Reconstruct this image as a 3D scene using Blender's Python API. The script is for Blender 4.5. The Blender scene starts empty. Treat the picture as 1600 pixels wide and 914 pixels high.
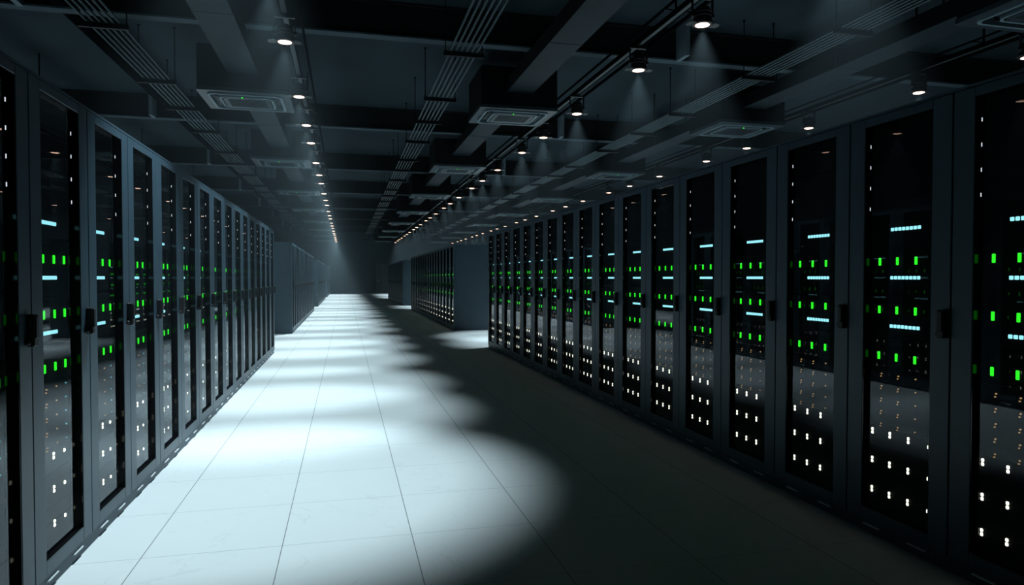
import bpy, bmesh, math, random
from mathutils import Vector, Matrix
random.seed(7)
PI = math.pi
scene = bpy.context.scene
COL = scene.collection

# ------------------------------------------------------------------ helpers
class MB:
    """collects boxes, tubes and prisms; build() links them as ONE mesh object"""
    def __init__(s):
        s.v, s.f, s.m, s.sm = [], [], [], []
        s.cur = 0
        s.smooth = False
    def mat(s, i): s.cur = i; return s
    def _add(s, vs, fs):
        o = len(s.v); s.v += [tuple(p) for p in vs]
        for f in fs:
            s.f.append([o + i for i in f]); s.m.append(s.cur); s.sm.append(s.smooth)
    def box(s, x0, x1, y0, y1, z0, z1):
        if x0 > x1: x0, x1 = x1, x0
        s._add([(x0,y0,z0),(x1,y0,z0),(x1,y1,z0),(x0,y1,z0),(x0,y0,z1),(x1,y0,z1),(x1,y1,z1),(x0,y1,z1)],
               [(0,3,2,1),(4,5,6,7),(0,1,5,4),(1,2,6,5),(2,3,7,6),(3,0,4,7)])
        return s
    def cbox(s, x0, x1, y0, y1, z0, z1, c):
        """box with chamfered edges"""
        bm = bmesh.new()
        bmesh.ops.create_cube(bm, size=1)
        for v in bm.verts:
            v.co = Vector(((x0+x1)/2 + v.co.x*(x1-x0), (y0+y1)/2 + v.co.y*(y1-y0), (z0+z1)/2 + v.co.z*(z1-z0)))
        bmesh.ops.bevel(bm, geom=bm.edges[:], offset=c, segments=1, affect='EDGES', profile=.5)
        bm.verts.index_update()
        s._add([v.co[:] for v in bm.verts], [[v.index for v in f.verts] for f in bm.faces])
        bm.free(); return s
    def lathe(s, prof, n=24, cx=0, cy=0, close=True):
        """prof = (radius, z) from bottom to top, about the z axis"""
        vs, fs = [], []
        for r, z in prof:
            for k in range(n):
                a = 2*PI*k/n; vs.append((cx + r*math.cos(a), cy + r*math.sin(a), z))
        for i in range(len(prof)-1):
            for k in range(n):
                k2 = (k+1) % n
                fs.append((i*n+k, i*n+k2, (i+1)*n+k2, (i+1)*n+k))
        if close:
            fs.append(tuple(reversed(range(n)))); fs.append(tuple((len(prof)-1)*n+k for k in range(n)))
        s._add(vs, fs); return s
    def tube(s, a, b, r, n=10):
        a, b = Vector(a), Vector(b); d = (b-a).normalized()
        u = d.orthogonal().normalized(); w = d.cross(u)
        vs = []
        for p in (a, b):
            for k in range(n):
                t = 2*PI*k/n; vs.append(p + r*(u*math.cos(t) + w*math.sin(t)))
        fs = [(k, (k+1) % n, n+(k+1) % n, n+k) for k in range(n)]
        fs += [tuple(reversed(range(n))), tuple(range(n, 2*n))]
        s._add(vs, fs); return s
    def prism(s, pts, z0, z1, inset=0.0):
        """outline in xy between z0 and z1; the z0 face is scaled in by inset"""
        n = len(pts); cx = sum(p[0] for p in pts)/n; cy = sum(p[1] for p in pts)/n
        lo = []
        for x, y in pts:
            d = math.hypot(x-cx, y-cy); k = (d-inset)/d
            lo.append((cx+(x-cx)*k, cy+(y-cy)*k, z0))
        vs = lo + [(x, y, z1) for x, y in pts]
        fs = [tuple(reversed(range(n))), tuple(range(n, 2*n))]
        fs += [(k, (k+1) % n, n+(k+1) % n, n+k) for k in range(n)]
        s._add(vs, fs); return s
    def ring(s, outer, inner, z0, z1):
        """flat frame between two outlines with the same number of points"""
        n = len(outer)
        vs = [(x,y,z0) for x,y in outer]+[(x,y,z0) for x,y in inner]+[(x,y,z1) for x,y in outer]+[(x,y,z1) for x,y in inner]
        fs = []
        for k in range(n):
            j = (k+1) % n
            fs += [(k, n+k, n+j, j), (2*n+k, 2*n+j, 3*n+j, 3*n+k), (k, j, 2*n+j, 2*n+k), (n+k, 3*n+k, 3*n+j, n+j)]
        s._add(vs, fs); return s
    def mesh(s, name, mats):
        me = bpy.data.meshes.new(name)
        me.from_pydata(s.v, [], s.f)
        for m in (mats if isinstance(mats, (list, tuple)) else [mats]): me.materials.append(m)
        for p, i, sm in zip(me.polygons, s.m, s.sm): p.material_index = i; p.use_smooth = sm
        me.update()
        return me
    def build(s, name, mats, parent=None, loc=None):
        return put(name, s.mesh(name, mats), parent, loc)

def put(name, me, parent=None, loc=None):
    o = bpy.data.objects.new(name, me); COL.objects.link(o)
    if parent is not None: o.parent = parent
    if loc: o.location = loc
    return o
def tag(o, label=None, cat=None, group=None, kind=None):
    if label: o['label'] = label
    if cat: o['category'] = cat
    if group: o['group'] = group
    if kind: o['kind'] = kind
    return o
def empty(name, loc=(0,0,0), rz=0):
    o = bpy.data.objects.new(name, None); COL.objects.link(o)
    o.empty_display_size = .1; o.location = loc; o.rotation_euler = (0,0,rz)
    return o
KIDS = {}
def remember(root):
    """children lists of a prototype, read once"""
    ks = [c for c in bpy.data.objects if c.parent is root]
    KIDS[root.name] = ks
    for c in ks: remember(c)
def copy_tree(o, parent=None):
    c = o.copy(); COL.objects.link(c)
    if parent is not None: c.parent = parent
    for ch in KIDS[o.name]: copy_tree(ch, c)
    return c
def rrect(w, h, r, n=6, cx=0, cy=0):
    pts = []
    for sx, sy, a0 in ((1,1,0),(-1,1,PI/2),(-1,-1,PI),(1,-1,1.5*PI)):
        for k in range(n+1):
            a = a0 + k*PI/2/n
            pts.append((cx + sx*(w/2-r) + r*math.cos(a), cy + sy*(h/2-r) + r*math.sin(a)))
    return pts

ORD = ['', 'first','second','third','fourth','fifth','sixth','seventh','eighth','ninth','tenth','eleventh','twelfth','thirteenth',
       'fourteenth','fifteenth','sixteenth','seventeenth','eighteenth','nineteenth','twentieth','twenty-first','twenty-second',
       'twenty-third','twenty-fourth','twenty-fifth','twenty-sixth','twenty-seventh','twenty-eighth']

# ------------------------------------------------------------------ camera
F, CX, CY, CAMH = 1052.0, 800.0, 457.0, 1.26
pitch = math.atan(23/F); yaw = math.atan(260/F*math.cos(pitch))
cam_d = bpy.data.cameras.new('camera'); cam = bpy.data.objects.new('camera', cam_d); COL.objects.link(cam)
cam_d.sensor_width = 36; cam_d.lens = 36*F/1600; cam_d.clip_end = 300; cam_d.clip_start = .05
cam.location = (0,0,CAMH); cam.rotation_euler = (PI/2 - pitch, 0, -yaw)
scene.camera = cam
_f = Vector((math.sin(yaw)*math.cos(pitch), math.cos(yaw)*math.cos(pitch), -math.sin(pitch)))
_r = Vector((math.cos(yaw), -math.sin(yaw), 0)); _u = _r.cross(_f)
def seen(p, m=30):
    q = Vector(p) - Vector((0,0,CAMH)); d = q.dot(_f)
    if d < .1: return False
    u, v = CX + F*q.dot(_r)/d, CY - F*q.dot(_u)/d
    return -m < u < 1600+m and -m < v < 914+m

# ------------------------------------------------------------------ materials
def pmat(name, col, rough=.5, metal=0.0, spec=.5, noise=0.0, nscale=3.0, bump=0.0, bscale=60.0):
    m = bpy.data.materials.new(name); m.use_nodes = True
    nt = m.node_tree; b = nt.nodes['Principled BSDF']
    b.inputs['Base Color'].default_value = (*col, 1); b.inputs['Roughness'].default_value = rough
    b.inputs['Metallic'].default_value = metal; b.inputs['Specular IOR Level'].default_value = spec
    tc = nt.nodes.new('ShaderNodeTexCoord')
    if noise:
        n = nt.nodes.new('ShaderNodeTexNoise'); n.inputs['Scale'].default_value = nscale; n.inputs['Detail'].default_value = 5
        nt.links.new(tc.outputs['Object'], n.inputs['Vector'])
        r = nt.nodes.new('ShaderNodeValToRGB')
        r.color_ramp.elements[0].position = .3; r.color_ramp.elements[1].position = .7
        r.color_ramp.elements[0].color = (*[c*(1-noise) for c in col], 1); r.color_ramp.elements[1].color = (*[c*(1+noise) for c in col], 1)
        nt.links.new(n.outputs['Fac'], r.inputs['Fac']); nt.links.new(r.outputs['Color'], b.inputs['Base Color'])
    if bump:
        n = nt.nodes.new('ShaderNodeTexNoise'); n.inputs['Scale'].default_value = bscale
        nt.links.new(tc.outputs['Object'], n.inputs['Vector'])
        bp = nt.nodes.new('ShaderNodeBump'); bp.inputs['Strength'].default_value = bump; bp.inputs['Distance'].default_value = .002
        nt.links.new(n.outputs['Fac'], bp.inputs['Height']); nt.links.new(bp.outputs['Normal'], b.inputs['Normal'])
    return m
def emat(name, col, st, sampled=False):
    m = bpy.data.materials.new(name); m.use_nodes = True
    nt = m.node_tree; b = nt.nodes['Principled BSDF']
    b.inputs['Base Color'].default_value = (.02,.02,.02,1)
    b.inputs['Emission Color'].default_value = (*col,1); b.inputs['Emission Strength'].default_value = st
    m.cycles.emission_sampling = 'FRONT' if sampled else 'NONE'
    return m
def glass_mat():
    m = bpy.data.materials.new('smoked_glass'); m.use_nodes = True
    nt = m.node_tree; nt.nodes.remove(nt.nodes['Principled BSDF']); out = nt.nodes['Material Output']
    t = nt.nodes.new('ShaderNodeBsdfTransparent'); t.inputs['Color'].default_value = (.80,.84,.86,1)
    g = nt.nodes.new('ShaderNodeBsdfGlossy'); g.inputs['Roughness'].default_value = .01; g.inputs['Color'].default_value = (.9,.95,1,1)
    fr = nt.nodes.new('ShaderNodeFresnel'); fr.inputs['IOR'].default_value = 1.42
    mu = nt.nodes.new('ShaderNodeMath'); mu.operation = 'MULTIPLY'; mu.inputs[1].default_value = .8
    mx = nt.nodes.new('ShaderNodeMixShader')
    ge = nt.nodes.new('ShaderNodeNewGeometry')          # the inner face of the sheet adds no second mirror image
    fs = nt.nodes.new('ShaderNodeMath'); fs.operation = 'SUBTRACT'; fs.inputs[0].default_value = 1; nt.links.new(ge.outputs['Backfacing'], fs.inputs[1])
    m2 = nt.nodes.new('ShaderNodeMath'); m2.operation = 'MULTIPLY'
    nt.links.new(fr.outputs[0], mu.inputs[0]); nt.links.new(mu.outputs[0], m2.inputs[0]); nt.links.new(fs.outputs[0], m2.inputs[1]); nt.links.new(m2.outputs[0], mx.inputs[0])
    nt.links.new(t.outputs[0], mx.inputs[1]); nt.links.new(g.outputs[0], mx.inputs[2]); nt.links.new(mx.outputs[0], out.inputs[0])
    return m
def floor_mat():
    m = bpy.data.materials.new('raised_floor_tiles'); m.use_nodes = True
    nt = m.node_tree; b = nt.nodes['Principled BSDF']; L = nt.links.new
    tc = nt.nodes.new('ShaderNodeTexCoord'); sp = nt.nodes.new('ShaderNodeSeparateXYZ'); L(tc.outputs['Object'], sp.inputs[0])
    def mth(op, a, c=None, d=None):
        n = nt.nodes.new('ShaderNodeMath'); n.operation = op
        for i, v in enumerate((a, c, d)):
            if v is None: continue
            if isinstance(v, (int, float)): n.inputs[i].default_value = v
            else: L(v, n.inputs[i])
        return n.outputs[0]
    def line(sock, off, half):
        a = mth('SUBTRACT', sock, off); a = mth('DIVIDE', a, .6045); a = mth('FRACT', a)
        a = mth('SUBTRACT', a, .5); a = mth('ABSOLUTE', a)
        return mth('GREATER_THAN', a, .5 - half/.6045)
    lx = mth('MULTIPLY', line(sp.outputs['X'], .309, .0021), .75); ly = mth('MULTIPLY', line(sp.outputs['Y'], .285, .0019), .42)
    gap = mth('MAXIMUM', lx, ly)
    n1 = nt.nodes.new('ShaderNodeTexNoise'); n1.inputs['Scale'].default_value = 1.7; n1.inputs['Detail'].default_value = 6; n1.inputs['Distortion'].default_value = 1.1
    L(tc.outputs['Object'], n1.inputs['Vector'])
    v = mth('SUBTRACT', n1.outputs['Fac'], .5); v = mth('ABSOLUTE', v); v = mth('LESS_THAN', v, .0035); v = mth('MULTIPLY', v, .12)
    n2 = nt.nodes.new('ShaderNodeTexNoise'); n2.inputs['Scale'].default_value = .8; n2.inputs['Detail'].default_value = 4
    L(tc.outputs['Object'], n2.inputs['Vector'])
    cl = nt.nodes.new('ShaderNodeMix'); cl.data_type = 'RGBA'
    cl.inputs[6].default_value = (.66,.685,.69,1); cl.inputs[7].default_value = (.74,.755,.755,1); L(n2.outputs['Fac'], cl.inputs[0])
    c2 = nt.nodes.new('ShaderNodeMix'); c2.data_type = 'RGBA'; c2.inputs[7].default_value = (.3,.33,.34,1)
    L(v, c2.inputs[0]); L(cl.outputs[2], c2.inputs[6])
    c3 = nt.nodes.new('ShaderNodeMix'); c3.data_type = 'RGBA'; c3.inputs[7].default_value = (.05,.06,.065,1)
    L(gap, c3.inputs[0]); L(c2.outputs[2], c3.inputs[6]); L(c3.outputs[2], b.inputs['Base Color'])
    b.inputs['Roughness'].default_value = .55; b.inputs['Specular IOR Level'].default_value = .25
    return m

FRAME = pmat('blue_grey_cabinet_paint', (.040,.072,.098), .42, 0, .4, .06, 4, .05, 300)
SIDE = pmat('cabinet_side_paint', (.040,.070,.094), .5, 0, .35, .06, 2)
BLACK = pmat('black_gloss_lining', (.005,.005,.006), .1, 0, .28)
HANDLE = pmat('black_plastic', (.012,.012,.014), .45, 0, .3)
FASCIA = pmat('matte_black_fascia', (.006,.007,.008), .6, 0, .08, .2, 30)
STEEL = pmat('steel_foot', (.72,.76,.78), .4, 0)
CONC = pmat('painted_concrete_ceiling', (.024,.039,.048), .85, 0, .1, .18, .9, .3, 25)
BEAM = pmat('shade_toned_beam', (.008,.010,.011), .7, 0, .2, .15, 2)  # shade on the upright beam faces is put into this colour
WALL = pmat('grey_plaster_wall', (.04,.062,.074), .9, 0, .1, .1, .6)
DUCT = pmat('galvanised_duct', (.012,.022,.029), .6, .0, .2, .15, 2.5)
DUCT_SHADE = pmat('shaded_duct_side', (.006,.007,.008), .8, 0, .1)  # duct sides: their shade is painted in as near-black
PIPE = pmat('grey_pipe', (.075,.11,.125), .35, .1, .4)
MATTE = pmat('matte_black_rubber', (.004,.004,.005), 1.0, 0, 0.0)
FLANGE = pmat('floor_lit_flange', (.05,.076,.09), .7, 0, .15, .1, 1.5)  # lighter than the web: floor light on the underside, painted in
BRACKET = pmat('lit_tone_bracket', (.13,.18,.205), .6, 0, .2, .1, 3)  # paler colour carries the light falling on the post faces
ACL = pmat('light_plastic_rim', (.16,.225,.255), .4, 0, .4)
DARKM = pmat('black_metal', (.006,.007,.008), .55, 0, .2)
RAILM = pmat('track_aluminium', (.04,.052,.058), .5, .1)
LAMPM = pmat('dark_lamp_body', (.02,.02,.02), .4, .3, .5)
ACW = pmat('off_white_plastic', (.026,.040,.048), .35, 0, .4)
ACD = pmat('shaded_ac_casing', (.006,.007,.008), .7, 0, .1)  # darkened so the casing sides carry their shade in the colour
GLASS = glass_mat()
DOORM = pmat('dark_door_paint', (.03,.038,.044), .5)
GREEN = emat('green_led', (.03,1,.02), 1.6)
CYAN = emat('cyan_led', (.38,.93,1.0), 1.5)
WHITE = emat('warm_white_led', (1,.93,.72), 3.4)
WHITEB = emat('cool_white_led', (.95,.97,1), 1.2)
ORANGE = emat('orange_led', (1,.55,.22), .55)
TEAL = emat('teal_led', (.2,.85,.9), .6)
LENS = emat('warm_lamp_lens', (1,.60,.44), 6.5, False)

# ------------------------------------------------------------------ room shell
X0, X1, Y0, Y1, ZC = -7.6, 12.6, -4.0, 57.0, 5.1
def structure(name, mb, mat): 
    o = mb.build(name, mat); o['kind'] = 'structure'; return o
structure('floor', MB().box(X0-.2, X1+.2, Y0-.2, Y1+.2, -.2, 0), floor_mat())
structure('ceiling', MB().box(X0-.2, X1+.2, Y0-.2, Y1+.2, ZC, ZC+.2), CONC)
structure('wall_left', MB().box(X0-.2, X0, Y0, Y1, 0, ZC), WALL)
structure('wall_right', MB().box(X1, X1+.2, Y0, Y1, 0, ZC), WALL)
structure('wall_front', MB().box(X0-.2, X1+.2, Y0-.2, Y0, 0, ZC), WALL)
structure('wall_back', MB().box(X0-.2, X1+.2, Y1, Y1+.2, 0, ZC), WALL)
# door on the end wall: two recessed panels, mid rail, casing
dm = MB()
dm.box(2.46,3.10,Y1-.05,Y1-.002,0.0,2.42); dm.box(2.42,2.46,Y1-.09,Y1-.002,0,2.47); dm.box(3.10,3.14,Y1-.09,Y1-.002,0,2.47); dm.box(2.46,3.10,Y1-.09,Y1-.002,2.42,2.47)
dm.mat(1).box(2.46,3.10,Y1-.075,Y1-.05,1.22,1.34); dm.box(2.46,2.54,Y1-.07,Y1-.05,0,2.42); dm.box(3.02,3.10,Y1-.07,Y1-.05,0,2.42)
dm.box(2.54,3.02,Y1-.07,Y1-.05,2.3,2.42); dm.box(2.54,3.02,Y1-.07,Y1-.05,0,.16)
door = structure('door_1', dm, [DOORM, FRAME])
MB().box(2.56,2.68,Y1-.12,Y1-.10,1.0,1.03).box(2.56,2.585,Y1-.10,Y1-.075,1.0,1.03).build('door_handle', STEEL, door)

# cross beams under the slab, one every six metres, with bracket posts
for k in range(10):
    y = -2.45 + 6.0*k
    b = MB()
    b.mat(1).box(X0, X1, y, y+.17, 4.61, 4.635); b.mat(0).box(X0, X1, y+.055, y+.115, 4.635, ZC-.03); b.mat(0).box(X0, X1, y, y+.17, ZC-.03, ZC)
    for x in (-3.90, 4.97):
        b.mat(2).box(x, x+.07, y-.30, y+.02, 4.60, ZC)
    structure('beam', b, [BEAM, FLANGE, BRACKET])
# lengthwise joists
for x in (-3.42,):
    structure('beam', MB().box(x-.02, x+.02, Y0, Y1, 4.66, ZC).mat(1).box(x-.07, x+.07, Y0, Y1, 4.636, 4.66), [CONC, MATTE])

# ------------------------------------------------------------------ ducts
AX = [-1.50, 2.86, 7.30]
WHERE = ['above the bright floor', 'above the shaded floor', 'behind the cabinets on the shaded side']
ACY = [5.6 + 6.0*k for k in range(9)]
WHERE = ['above the bright floor', 'above the shaded floor', 'beyond the cabinets']
for x, w in zip(AX, WHERE):
    n = 0
    for i in range(-1, 9):
        a = Y0+.02 if i < 0 else ACY[i]+.60
        b = Y1-.02 if i == 8 else ACY[i+1]-.60
        if not any(seen((x+dx, a+(b-a)*t/6, 4.37), 5) for t in range(7) for dx in (-.22,.22)): continue
        n += 1
        d = empty('air_duct', (x, a, 4.37)); tag(d, 'grey rectangular ceiling air duct section %s, %s from the near end' % (w, ORD[n]), 'duct', 'air ducts')
        L = b-a
        m_ = MB(); m_.box(-.225,.225,0,L,0,.012); m_.mat(1).box(-.225,.225,0,L,.012,.23)
        m_.build('duct_body', [DUCT, DUCT_SHADE], d)
        for t in (0, .5, 1):
            yy = max(0, L*t-.015)
            MB().box(-.232,.232,yy,yy+.03,-.004,.233).build('joint_flange', DUCT, d)
        for t in (.2, .8):
            MB().box(-.215,.215,L*t,L*t+.03,.2305,.242).box(-.215,-.205,L*t,L*t+.03,.236,ZC-4.37).box(.205,.215,L*t,L*t+.03,.236,ZC-4.37).build('hanger_strap', MATTE, d)

# ------------------------------------------------------------------ ceiling cassettes
def make_ac():
    r = empty('air_conditioner')
    MB().cbox(-.66,.66,-.58,.58,.05,.70,.01).build('casing', ACD, r)
    p = MB()
    p.ring(rrect(1.34,1.20,.03), rrect(1.06,.92,.10), .0, .055)
    p.box(-.54,.54,-.47,.47,.04,.055)
    fp = p.build('fascia_panel', ACW, r)
    MB().ring(rrect(1.10,.96,.11), rrect(1.03,.89,.09), -.022, .03).build('rim', ACL, r)
    MB().ring(rrect(.80,.68,.11), rrect(.74,.62,.09), -.028, .02).build('rim', ACL, r)
    g = MB().prism(rrect(.74,.62,.09), -.03, .03, .025)
    cp = g.build('intake_cover', ACW, r)
    gr = MB()
    for k in range(9):
        gr.box(-.28,.28,-.21+k*.05,-.21+k*.05+.014,-.036,-.028)
    gr.build('grille', ACW, cp)
    s = MB()
    for sy in (-1,1): s.box(-.36,.36,sy*.345-.045,sy*.345+.045,.02,.042)
    for sx in (-1,1): s.box(sx*.425-.045,sx*.425+.045,-.30,.30,.02,.042)
    s.build('outlet_slot', BLACK, r)
    for sy in (-1,1):
        MB().box(-.34,.34,sy*.385-.012,sy*.385+.012,-.004,.012).build('louvre_blade', ACW, r)
    for sx in (-1,1):
        m = MB()
        for k in (-1,0,1): m.box(sx*.43+k*.03-.007,sx*.43+k*.03+.007,-.28,.28,-.004,.012)
        m.build('louvre_blade', ACW, r)
    l = MB(); l.smooth = True; l.lathe([(.004,-.034),(.011,-.031),(.011,-.02)],10,-.05,-.335); l.build('indicator_light', GREEN, r)
    return r
ac0 = make_ac(); remember(ac0); first = True
for xi, x in enumerate(AX):
    n = 0
    for y in ACY:
        if not any(seen((x+dx, y+dy, 4.09), 10) for dx in (-.6,.6) for dy in (-.5,.5)): continue
        n += 1
        o = ac0 if first else copy_tree(ac0)
        first = False
        o.location = (x, y, 4.09)
        tag(o, 'square ceiling cassette air conditioner %s, %s from the near end' % (WHERE[xi], ORD[n]), 'air conditioner', 'ceiling cassette air conditioners')

# ------------------------------------------------------------------ pipe runs on hangers
PX = [-2.78, 1.56, 6.04]
WP = ['over the cabinets beside the bright floor', 'over the lit floor', 'beyond the shaded cabinets']
for x, w in zip(PX, WP):
    z = 4.26
    r = empty('pipe_run', (x, 0, z)); tag(r, 'bundle of six thin parallel pipes on hanger bars '+w, 'pipes', 'ceiling pipe runs')
    for i in range(6):
        px = (i-2.5)*.072
        t = MB(); t.smooth = True; t.tube((px, Y0+.05, .045), (px, Y1-.05, .045), .015, 10); t.build('pipe', PIPE, r)
    hm = rm = None
    for k in range(-1, 9):
        for yy in (3.0, 5.35, 7.05):
            y = yy + 6.0*k
            if not (0 < y < 56): continue
            if not any(seen((x+dx, y, zz), 0) for dx in (-.25,.25) for zz in (z, ZC)): continue
            if hm is None:
                hm = MB().box(-.27,.27,-.022,.022,-.035,-.028).box(-.27,.27,-.022,-.016,-.028,.022).box(-.27,.27,.016,.022,-.028,.022).mesh('hanger_bar', DARKM)
                q = MB(); q.tube((0,0,-.03),(0,0,ZC-z-.02),.008,8); q.lathe([(.02,ZC-z-.03),(.02,ZC-z)],10); q.lathe([(.016,.022),(.016,.04)],6)
                rm = q.mesh('rod', DARKM)
            h = put('hanger_bar', hm, r, (0, y, 0))
            for sx in (-.25, .25): put('rod', rm, h, (sx, 0, 0))

# ------------------------------------------------------------------ spotlight tracks
LX = [-.666, 3.74, 8.19, -5.07]
LZ = 3.98
WT = ['above the bright floor', 'over the shaded-side cabinets', 'far beyond those cabinets', 'unseen behind the bright-side cabinets']  # the last track is unseen, added to brighten the ceiling on its side
for x, w in zip(LX, WT):
    t = empty('light_track', (x, 0, LZ+.31)); tag(t, 'black ceiling lighting track with cable lines running '+w, 'light track', 'lighting tracks')
    MB().box(-.045,-.03,Y0+.02,Y1-.02,0,.06).box(.03,.045,Y0+.02,Y1-.02,0,.06).box(-.045,.045,Y0+.02,Y1-.02,.045,.06).build('rail', MATTE, t)
    MB().box(-.03,.03,Y0+.02,Y1-.02,.006,.045).build('rail_insert', RAILM, t)
    MB().box(.16,.185,Y0+.02,Y1-.02,.01,.05).build('side_rail', MATTE, t)
    for dx in (-.105, -.13):
        q = MB(); q.smooth = True; q.tube((dx, Y0+.02, .10), (dx, Y1-.02, .10), .010, 8); q.build('cable', MATTE, t)
    for k in range(0, 9):
        y = 1.2 + 6.0*k
        if seen((x, y, LZ+.31), 60):
            MB().box(-.145,.19,y-.02,y+.02,.062,.074).box(-.01,.01,y-.01,y+.01,.074,ZC-LZ-.31).build('support_bracket', DARKM, t)

def make_lamp():
    r = empty('track_spotlight')
    h = MB(); h.smooth = False
    prof = [(.098,-.004),(.108,.0),(.110,.03),(.100,.034),(.098,.075),(.104,.08),(.104,.09),(.096,.095),(.094,.115),(.100,.12),(.100,.13),(.090,.135),(.084,.165),(.06,.19),(.03,.20)]
    h.lathe(prof, 28)
    body = h.build('housing', LAMPM, r)
    l = MB(); l.smooth = True; l.lathe([(.02,-.014),(.055,-.011),(.074,-.005),(.078,-.003)], 28); l.build('lens', LENS, r)
    y = MB()
    for s in (-1,1):
        y.box(s*.112, s*.124, -.016, .016, .08, .305)
        y.tube((s*.09,0,.105),(s*.14,0,.105),.016,10)
    y.box(-.124,.124,-.02,.02,.275,.30)
    y.lathe([(.035,.295),(.035,.31)],14)
    y.build('yoke', LAMPM, r)
    for s in (-1,1):
        f = MB()
        a = math.radians(6)
        for i in range(1):
            x0, x1 = s*.108, s*.185
            z0, z1 = .004, .004 - .077*math.sin(a)
            f._add([(x0,-.075,z0),(x1,-.05,z1),(x1,.05,z1),(x0,.075,z0),(x0,-.075,z0+.005),(x1,-.05,z1+.005),(x1,.05,z1+.005),(x0,.075,z0+.005)],
                   [(0,3,2,1),(4,5,6,7),(0,1,5,4),(1,2,6,5),(2,3,7,6),(3,0,4,7)])
        f.tube((s*.110,-.07,.004),(s*.110,.07,.004),.006,8)
        f.build('flap', LAMPM, r)
    return r
lamp0 = make_lamp(); remember(lamp0)
def make_far_lamp():
    r = empty('track_spotlight'); bm = bmesh.new()
    for o in KIDS[lamp0.name]:
        if not o.name.startswith('lens'): bm.from_mesh(o.data)
    me = bpy.data.meshes.new('housing'); bm.to_mesh(me); bm.free(); me.materials.append(LAMPM); put('housing', me, r)
    put('lens', [o for o in KIDS[lamp0.name] if o.name.startswith('lens')][0].data, r)
    return r
lamp1 = make_far_lamp(); remember(lamp1); fresh = {lamp0.name, lamp1.name}
sd = bpy.data.lights.new('spot_beam', 'SPOT')
sd.energy = 630; sd.color = (.70,.915,1.0); sd.spot_size = math.radians(55.9); sd.spot_blend = .6; sd.shadow_soft_size = .07
LY = [4.4] + [b + 6.0*k for k in range(8) for b in (6.6, 8.23, 10.65)]
sd1 = sd.copy(); sd1.energy = 830          # the first fixture of a track burns a little brighter
for xi, x in enumerate(LX):
    n = 0
    for y in LY:
        if (xi == 2 and y < 6) or (xi == 3 and y > 32): continue
        n += 1
        pr = lamp0 if y < 27 else lamp1
        o = pr if pr.name in fresh else copy_tree(pr)
        fresh.discard(pr.name)
        o.location = (x, y, LZ)
        tag(o, 'glowing warm spotlight on the track %s, %s from the near end' % (WT[xi], ORD[n]), 'spotlight', 'track spotlights')
        s = bpy.data.objects.new('spot_beam', sd1 if y < 5 else sd); COL.objects.link(s); s.location = (x, y, LZ-.03)

# ------------------------------------------------------------------ server cabinets
W, D, H = .6, 1.1, 2.06
OX, OZ0, OZ1 = .197, .122, 2.0        # window opening
def frame_mesh():
    m = MB()
    a = .2975
    m.cbox(-a, -OX, 0, .05, .062, 2.042, .003); m.cbox(OX, a, 0, .05, .062, 2.042, .003)
    m.cbox(-OX-.002, OX+.002, 0.0005, .05, .062, OZ0, .003); m.cbox(-OX-.002, OX+.002, 0.0005, .05, OZ1, 2.042, .003)
    return m.mesh('door', FRAME)
def housing_mesh():
    m = MB()
    m.box(-.3,-.285,.052,D,.06,2.045); m.box(.285,.3,.052,D,.06,2.045); m.box(-.285,.285,D-.015,D,.06,2.045)
    m.box(-.3,.3,.02,D,2.045,2.06); m.box(-.3,.3,.0,D,2.044,2.055)
    m.box(-.285,.285,.06,.075,2.0,2.045); m.box(-.285,.285,.06,.075,.06,.125)
    m.box(-.3,.3,.006,D,.044,.06); m.box(-.3,.3,.008,D-.03,.0,.044)
    return m.mesh('housing', SIDE)
def lining_mesh():
    m = MB(); t = .003
    m.box(-OX-.001,-OX+t,.002,.047,OZ0,OZ1); m.box(OX-t,OX+.001,.002,.047,OZ0,OZ1)
    m.box(-OX,OX,.002,.047,OZ0-.001,OZ0+t); m.box(-OX,OX,.002,.047,OZ1-t,OZ1+.001)
    return m.mesh('window_lining', BLACK)
def handle_mesh():
    m = MB()
    m.cbox(.254,.291,-.027,.0,1.0,1.122,.004); m.cbox(.259,.286,-.032,-.024,1.03,1.116,.003)
    m.smooth = True; m.tube((.245,.0,1.016),(.245,-.016,1.016),.009,12)
    return m.mesh('door_handle', HANDLE)
def pane_mesh(): return MB().box(-OX,OX,.0225,.0265,OZ0,OZ1).mesh('glass_pane', GLASS)
def unit_mesh(name, z0, z1):
    m = MB(); m.cbox(-.235,.235,.058,.62,z0+.0006,z1-.0006,.001)
    m.box(-.228,-.205,.054,.059,z0+.02,z1-.02); m.box(.205,.228,.054,.059,z0+.02,z1-.02)
    if z1-z0 > .17:
        for k in range(3): m.box(-.18,.18,.0565,.0585,z0+.015+k*.006,z0+.018+k*.006)
    return m.mesh(name, FASCIA)
GX = (-.155,-.047,.061,.168)
WX = (-.19,-.08,.03,.143)
FRONT = [0.0]
def bar_shape(m, z):
    for k in range(8):
        x = -.087 + k*.0223
        m.cbox(x, x+.0155, .0525+FRONT[0], .06, z-.008, z+.008, .002)
def green_shape(m, x, z): m.cbox(x-.0065, x+.0065, .0522+FRONT[0], .06, z-.0185, z+.0185, .002)
def white_shape(m, x, z, pair=True):
    m.cbox(x-.006, x+.006, .0522+FRONT[0], .06, z-.0155 if pair else z-.008, z-.0015 if pair else z+.008, .0028)
    if pair: m.cbox(x-.006, x+.006, .0522+FRONT[0], .06, z+.0015, z+.0155, .0028)
def dots_shape(m, x, pair=True):
    for k in range(5):
        z = .79 - k*.0615
        m.lathe_y(x, z, .0033)
        if pair: m.lathe_y(x-.004, z-.013, .0028)
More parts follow.
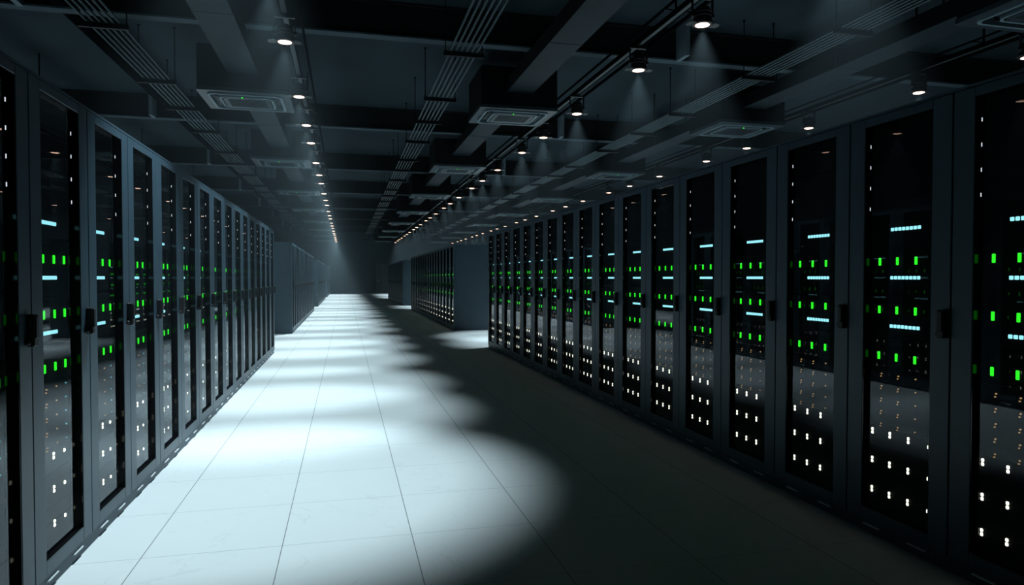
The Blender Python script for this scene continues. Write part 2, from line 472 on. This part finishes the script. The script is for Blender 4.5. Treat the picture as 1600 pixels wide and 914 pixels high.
def lathe_y(s, x, z, r, n=8):
    vs = []
    for y in (.0528, .0600):
        for k in range(n):
            a = 2*PI*k/n; vs.append((x + r*math.cos(a), y, z + r*math.sin(a)))
    s._add(vs, [tuple(range(n)), tuple(reversed(range(n, 2*n)))] + [(k, n+k, n+(k+1) % n, (k+1) % n) for k in range(n)])
MB.lathe_y = lathe_y

ME = dict(door=frame_mesh(), housing=housing_mesh(), lining=lining_mesh(), handle=handle_mesh(), pane=pane_mesh())
def make_cabinet():
    r = empty('server_cabinet')
    put('housing', ME['housing'], r)
    d = put('door', ME['door'], r)
    put('window_lining', ME['lining'], d); put('glass_pane', ME['pane'], d); put('door_handle', ME['handle'], d)
    for s in (-1, 1):
        m = MB()
        for k in range(5):
            z = 1.60 + k*.1025
            m.box(s*(OX-.0045), s*(OX-.0025), .029, .0325, z-.008, z+.008)
        m.build('edge_light', WHITEB, d)
    for s in (-.135, .135):
        MB().cbox(s-.05, s+.05, -.002, .03, .0355, .0425, .0015).build('foot_plate', STEEL, r)
    put('blanking_panel', unit_mesh('blanking_panel', 1.84, 2.03), r); put('blanking_panel', unit_mesh('blanking_panel', 1.62, 1.84), r)
    for z0, z1, zg, zc in ((1.398,1.62,None,1.492),(1.179,1.398,1.339,1.26),(.96,1.179,1.104,1.027),(.825,.96,.878,None)):
        u = put('storage_unit', unit_mesh('storage_unit', z0, z1), r)
        if zc:
            m = MB(); bar_shape(m, zc); m.build('light_bar', CYAN, u)
        if zg:
            for x in GX:
                m = MB(); green_shape(m, x, zg); m.build('status_light', GREEN, u)
    u = put('network_switch', unit_mesh('network_switch', .53, .825), r)
    for x in (-.135,-.032,.068):
        m = MB(); dots_shape(m, x, x < .05); m.build('activity_light', ORANGE, u)
    m = MB(); dots_shape(m, .168, False); m.build('activity_light', TEAL, u)
    for z0, z1, zw in ((.43,.53,.497),(.28,.43,.353),(.115,.28,.205)):
        u = put('power_unit', unit_mesh('power_unit', z0, z1), r)
        for i, x in enumerate(WX):
            m = MB(); white_shape(m, x, zw - (.004 if i == 3 else 0), i < 3); m.build('port_light', WHITE, u)
    return r
def make_far_cabinet():
    """the cabinets of the more distant rows, where the photo no longer shows single units"""
    r = empty('server_cabinet')
    put('housing', ME['housing'], r)
    d = put('door', ME['door'], r)
    put('window_lining', ME['lining'], d); put('glass_pane', ME['pane'], d); put('door_handle', ME['handle'], d)
    m = MB()
    for z0, z1 in ((1.62,2.03),(1.398,1.62),(1.179,1.398),(.96,1.179),(.825,.96),(.53,.825),(.43,.53),(.28,.43),(.115,.28)):
        m.cbox(-.235,.235,.058,.62,z0+.0006,z1-.0006,.001)
    st = m.build('server_stack', FASCIA, r)
    FRONT[0] = -.013
    m = MB()
    for z in (1.492,1.26,1.027): bar_shape(m, z)
    m.build('light_bar', CYAN, st)
    m = MB()
    for z in (1.339,1.104,.878):
        for x in GX: green_shape(m, x, z)
    m.build('status_light', GREEN, st)
    m = MB()
    for z in (.497,.353,.205):
        for i, x in enumerate(WX): white_shape(m, x, z, i < 3)
    m.build('port_light', WHITE, st)
    FRONT[0] = 0.0
    return r
def make_distant_cabinet():
    r = empty('server_cabinet')
    put('housing', ME['housing'], r)
    bm = bmesh.new(); n0 = 0
    for i, k in enumerate(('door','lining','handle')):
        bm.from_mesh(ME[k]); bm.faces.ensure_lookup_table()
        for f in bm.faces[n0:]: f.material_index = i
        n0 = len(bm.faces)
    me = bpy.data.meshes.new('door'); bm.to_mesh(me); bm.free()
    for mt in (FRAME, BLACK, HANDLE): me.materials.append(mt)
    d = put('door', me, r); put('glass_pane', ME['pane'], d)
    m = MB()
    for z0, z1 in ((1.62,2.03),(1.398,1.62),(1.179,1.398),(.96,1.179),(.825,.96),(.53,.825),(.43,.53),(.28,.43),(.115,.28)):
        m.cbox(-.235,.235,.058,.62,z0+.0006,z1-.0006,.001)
    m.mat(1)
    for z in (1.339,1.104,.878):
        for x in GX: green_shape(m, x, z)
    m.mat(2)
    for z in (.497,.353,.205):
        for i, x in enumerate(WX): white_shape(m, x, z, i < 3)
    m.build('server_stack', [FASCIA, GREEN, WHITE], r)
    return r
dist0 = make_distant_cabinet(); remember(dist0)
cab0 = make_cabinet(); remember(cab0)
far0 = make_far_cabinet(); remember(far0)
used = set()
def place(proto, side, yc, label, group):
    o = proto if proto.name not in used else copy_tree(proto)
    used.add(proto.name)
    if side < 0: o.location = (-1.165, yc, 0); o.rotation_euler = (0,0,PI/2)
    else: o.location = (2.5, yc, 0); o.rotation_euler = (0,0,-PI/2)
    tag(o, label, 'server cabinet', group)
FLOORS = {-1: 'the bright floor', 1: 'the shaded floor'}
for side in (-1, 1):
    n0 = 1 if side > 0 else 2
    y = 1.733 + .6*(n0-1)
    n = 0
    while y < 11.9:
        n += 1
        place(cab0, side, y+.3, 'dark server cabinet, %s from the near end of the front row beside %s' % (ORD[n], FLOORS[side]),
              'cabinets of the front row beside '+FLOORS[side])
        y += .6
    for bi, by in enumerate((15.90, 30.67, 45.4)):
        if side > 0 and bi == 2: continue
        for n in range(18):
            place(far0 if (side > 0 and bi == 0) else dist0, side, by + .3 + .6*n, 'dark server cabinet, %s from the near end of the %s row beside %s' % (ORD[n+1], ORD[bi+2], FLOORS[side]),
                  'cabinets of the %s row beside %s' % (ORD[bi+2], FLOORS[side]))

# ------------------------------------------------------------------ haze in the room, no daylight
w = bpy.data.worlds.new('room_haze'); scene.world = w; w.use_nodes = True
nt = w.node_tree
nt.nodes['Background'].inputs['Color'].default_value = (0,0,0,1)
vs = nt.nodes.new('ShaderNodeVolumeScatter'); vs.inputs['Color'].default_value = (.72,.90,1,1)
vs.inputs['Density'].default_value = .0039; vs.inputs['Anisotropy'].default_value = .25
nt.links.new(vs.outputs[0], nt.nodes['World Output'].inputs['Volume'])

scene.view_settings.view_transform = 'Standard'
scene.view_settings.look = 'None'
scene.view_settings.exposure = 0; scene.view_settings.gamma = 1
scene.view_settings.use_curve_mapping = False
cy = scene.cycles
cy.use_denoising = True; cy.use_adaptive_sampling = True; cy.adaptive_threshold = .03
try:
    cy.denoiser = 'OPENIMAGEDENOISE'; cy.denoising_input_passes = 'RGB_ALBEDO_NORMAL'
except Exception: pass
cy.max_bounces = 6; cy.diffuse_bounces = 3; cy.glossy_bounces = 3; cy.transparent_max_bounces = 12; cy.volume_bounces = 0
cy.sample_clamp_indirect = 4.0
cy.use_light_tree = True
cy.caustics_reflective = False; cy.caustics_refractive = False
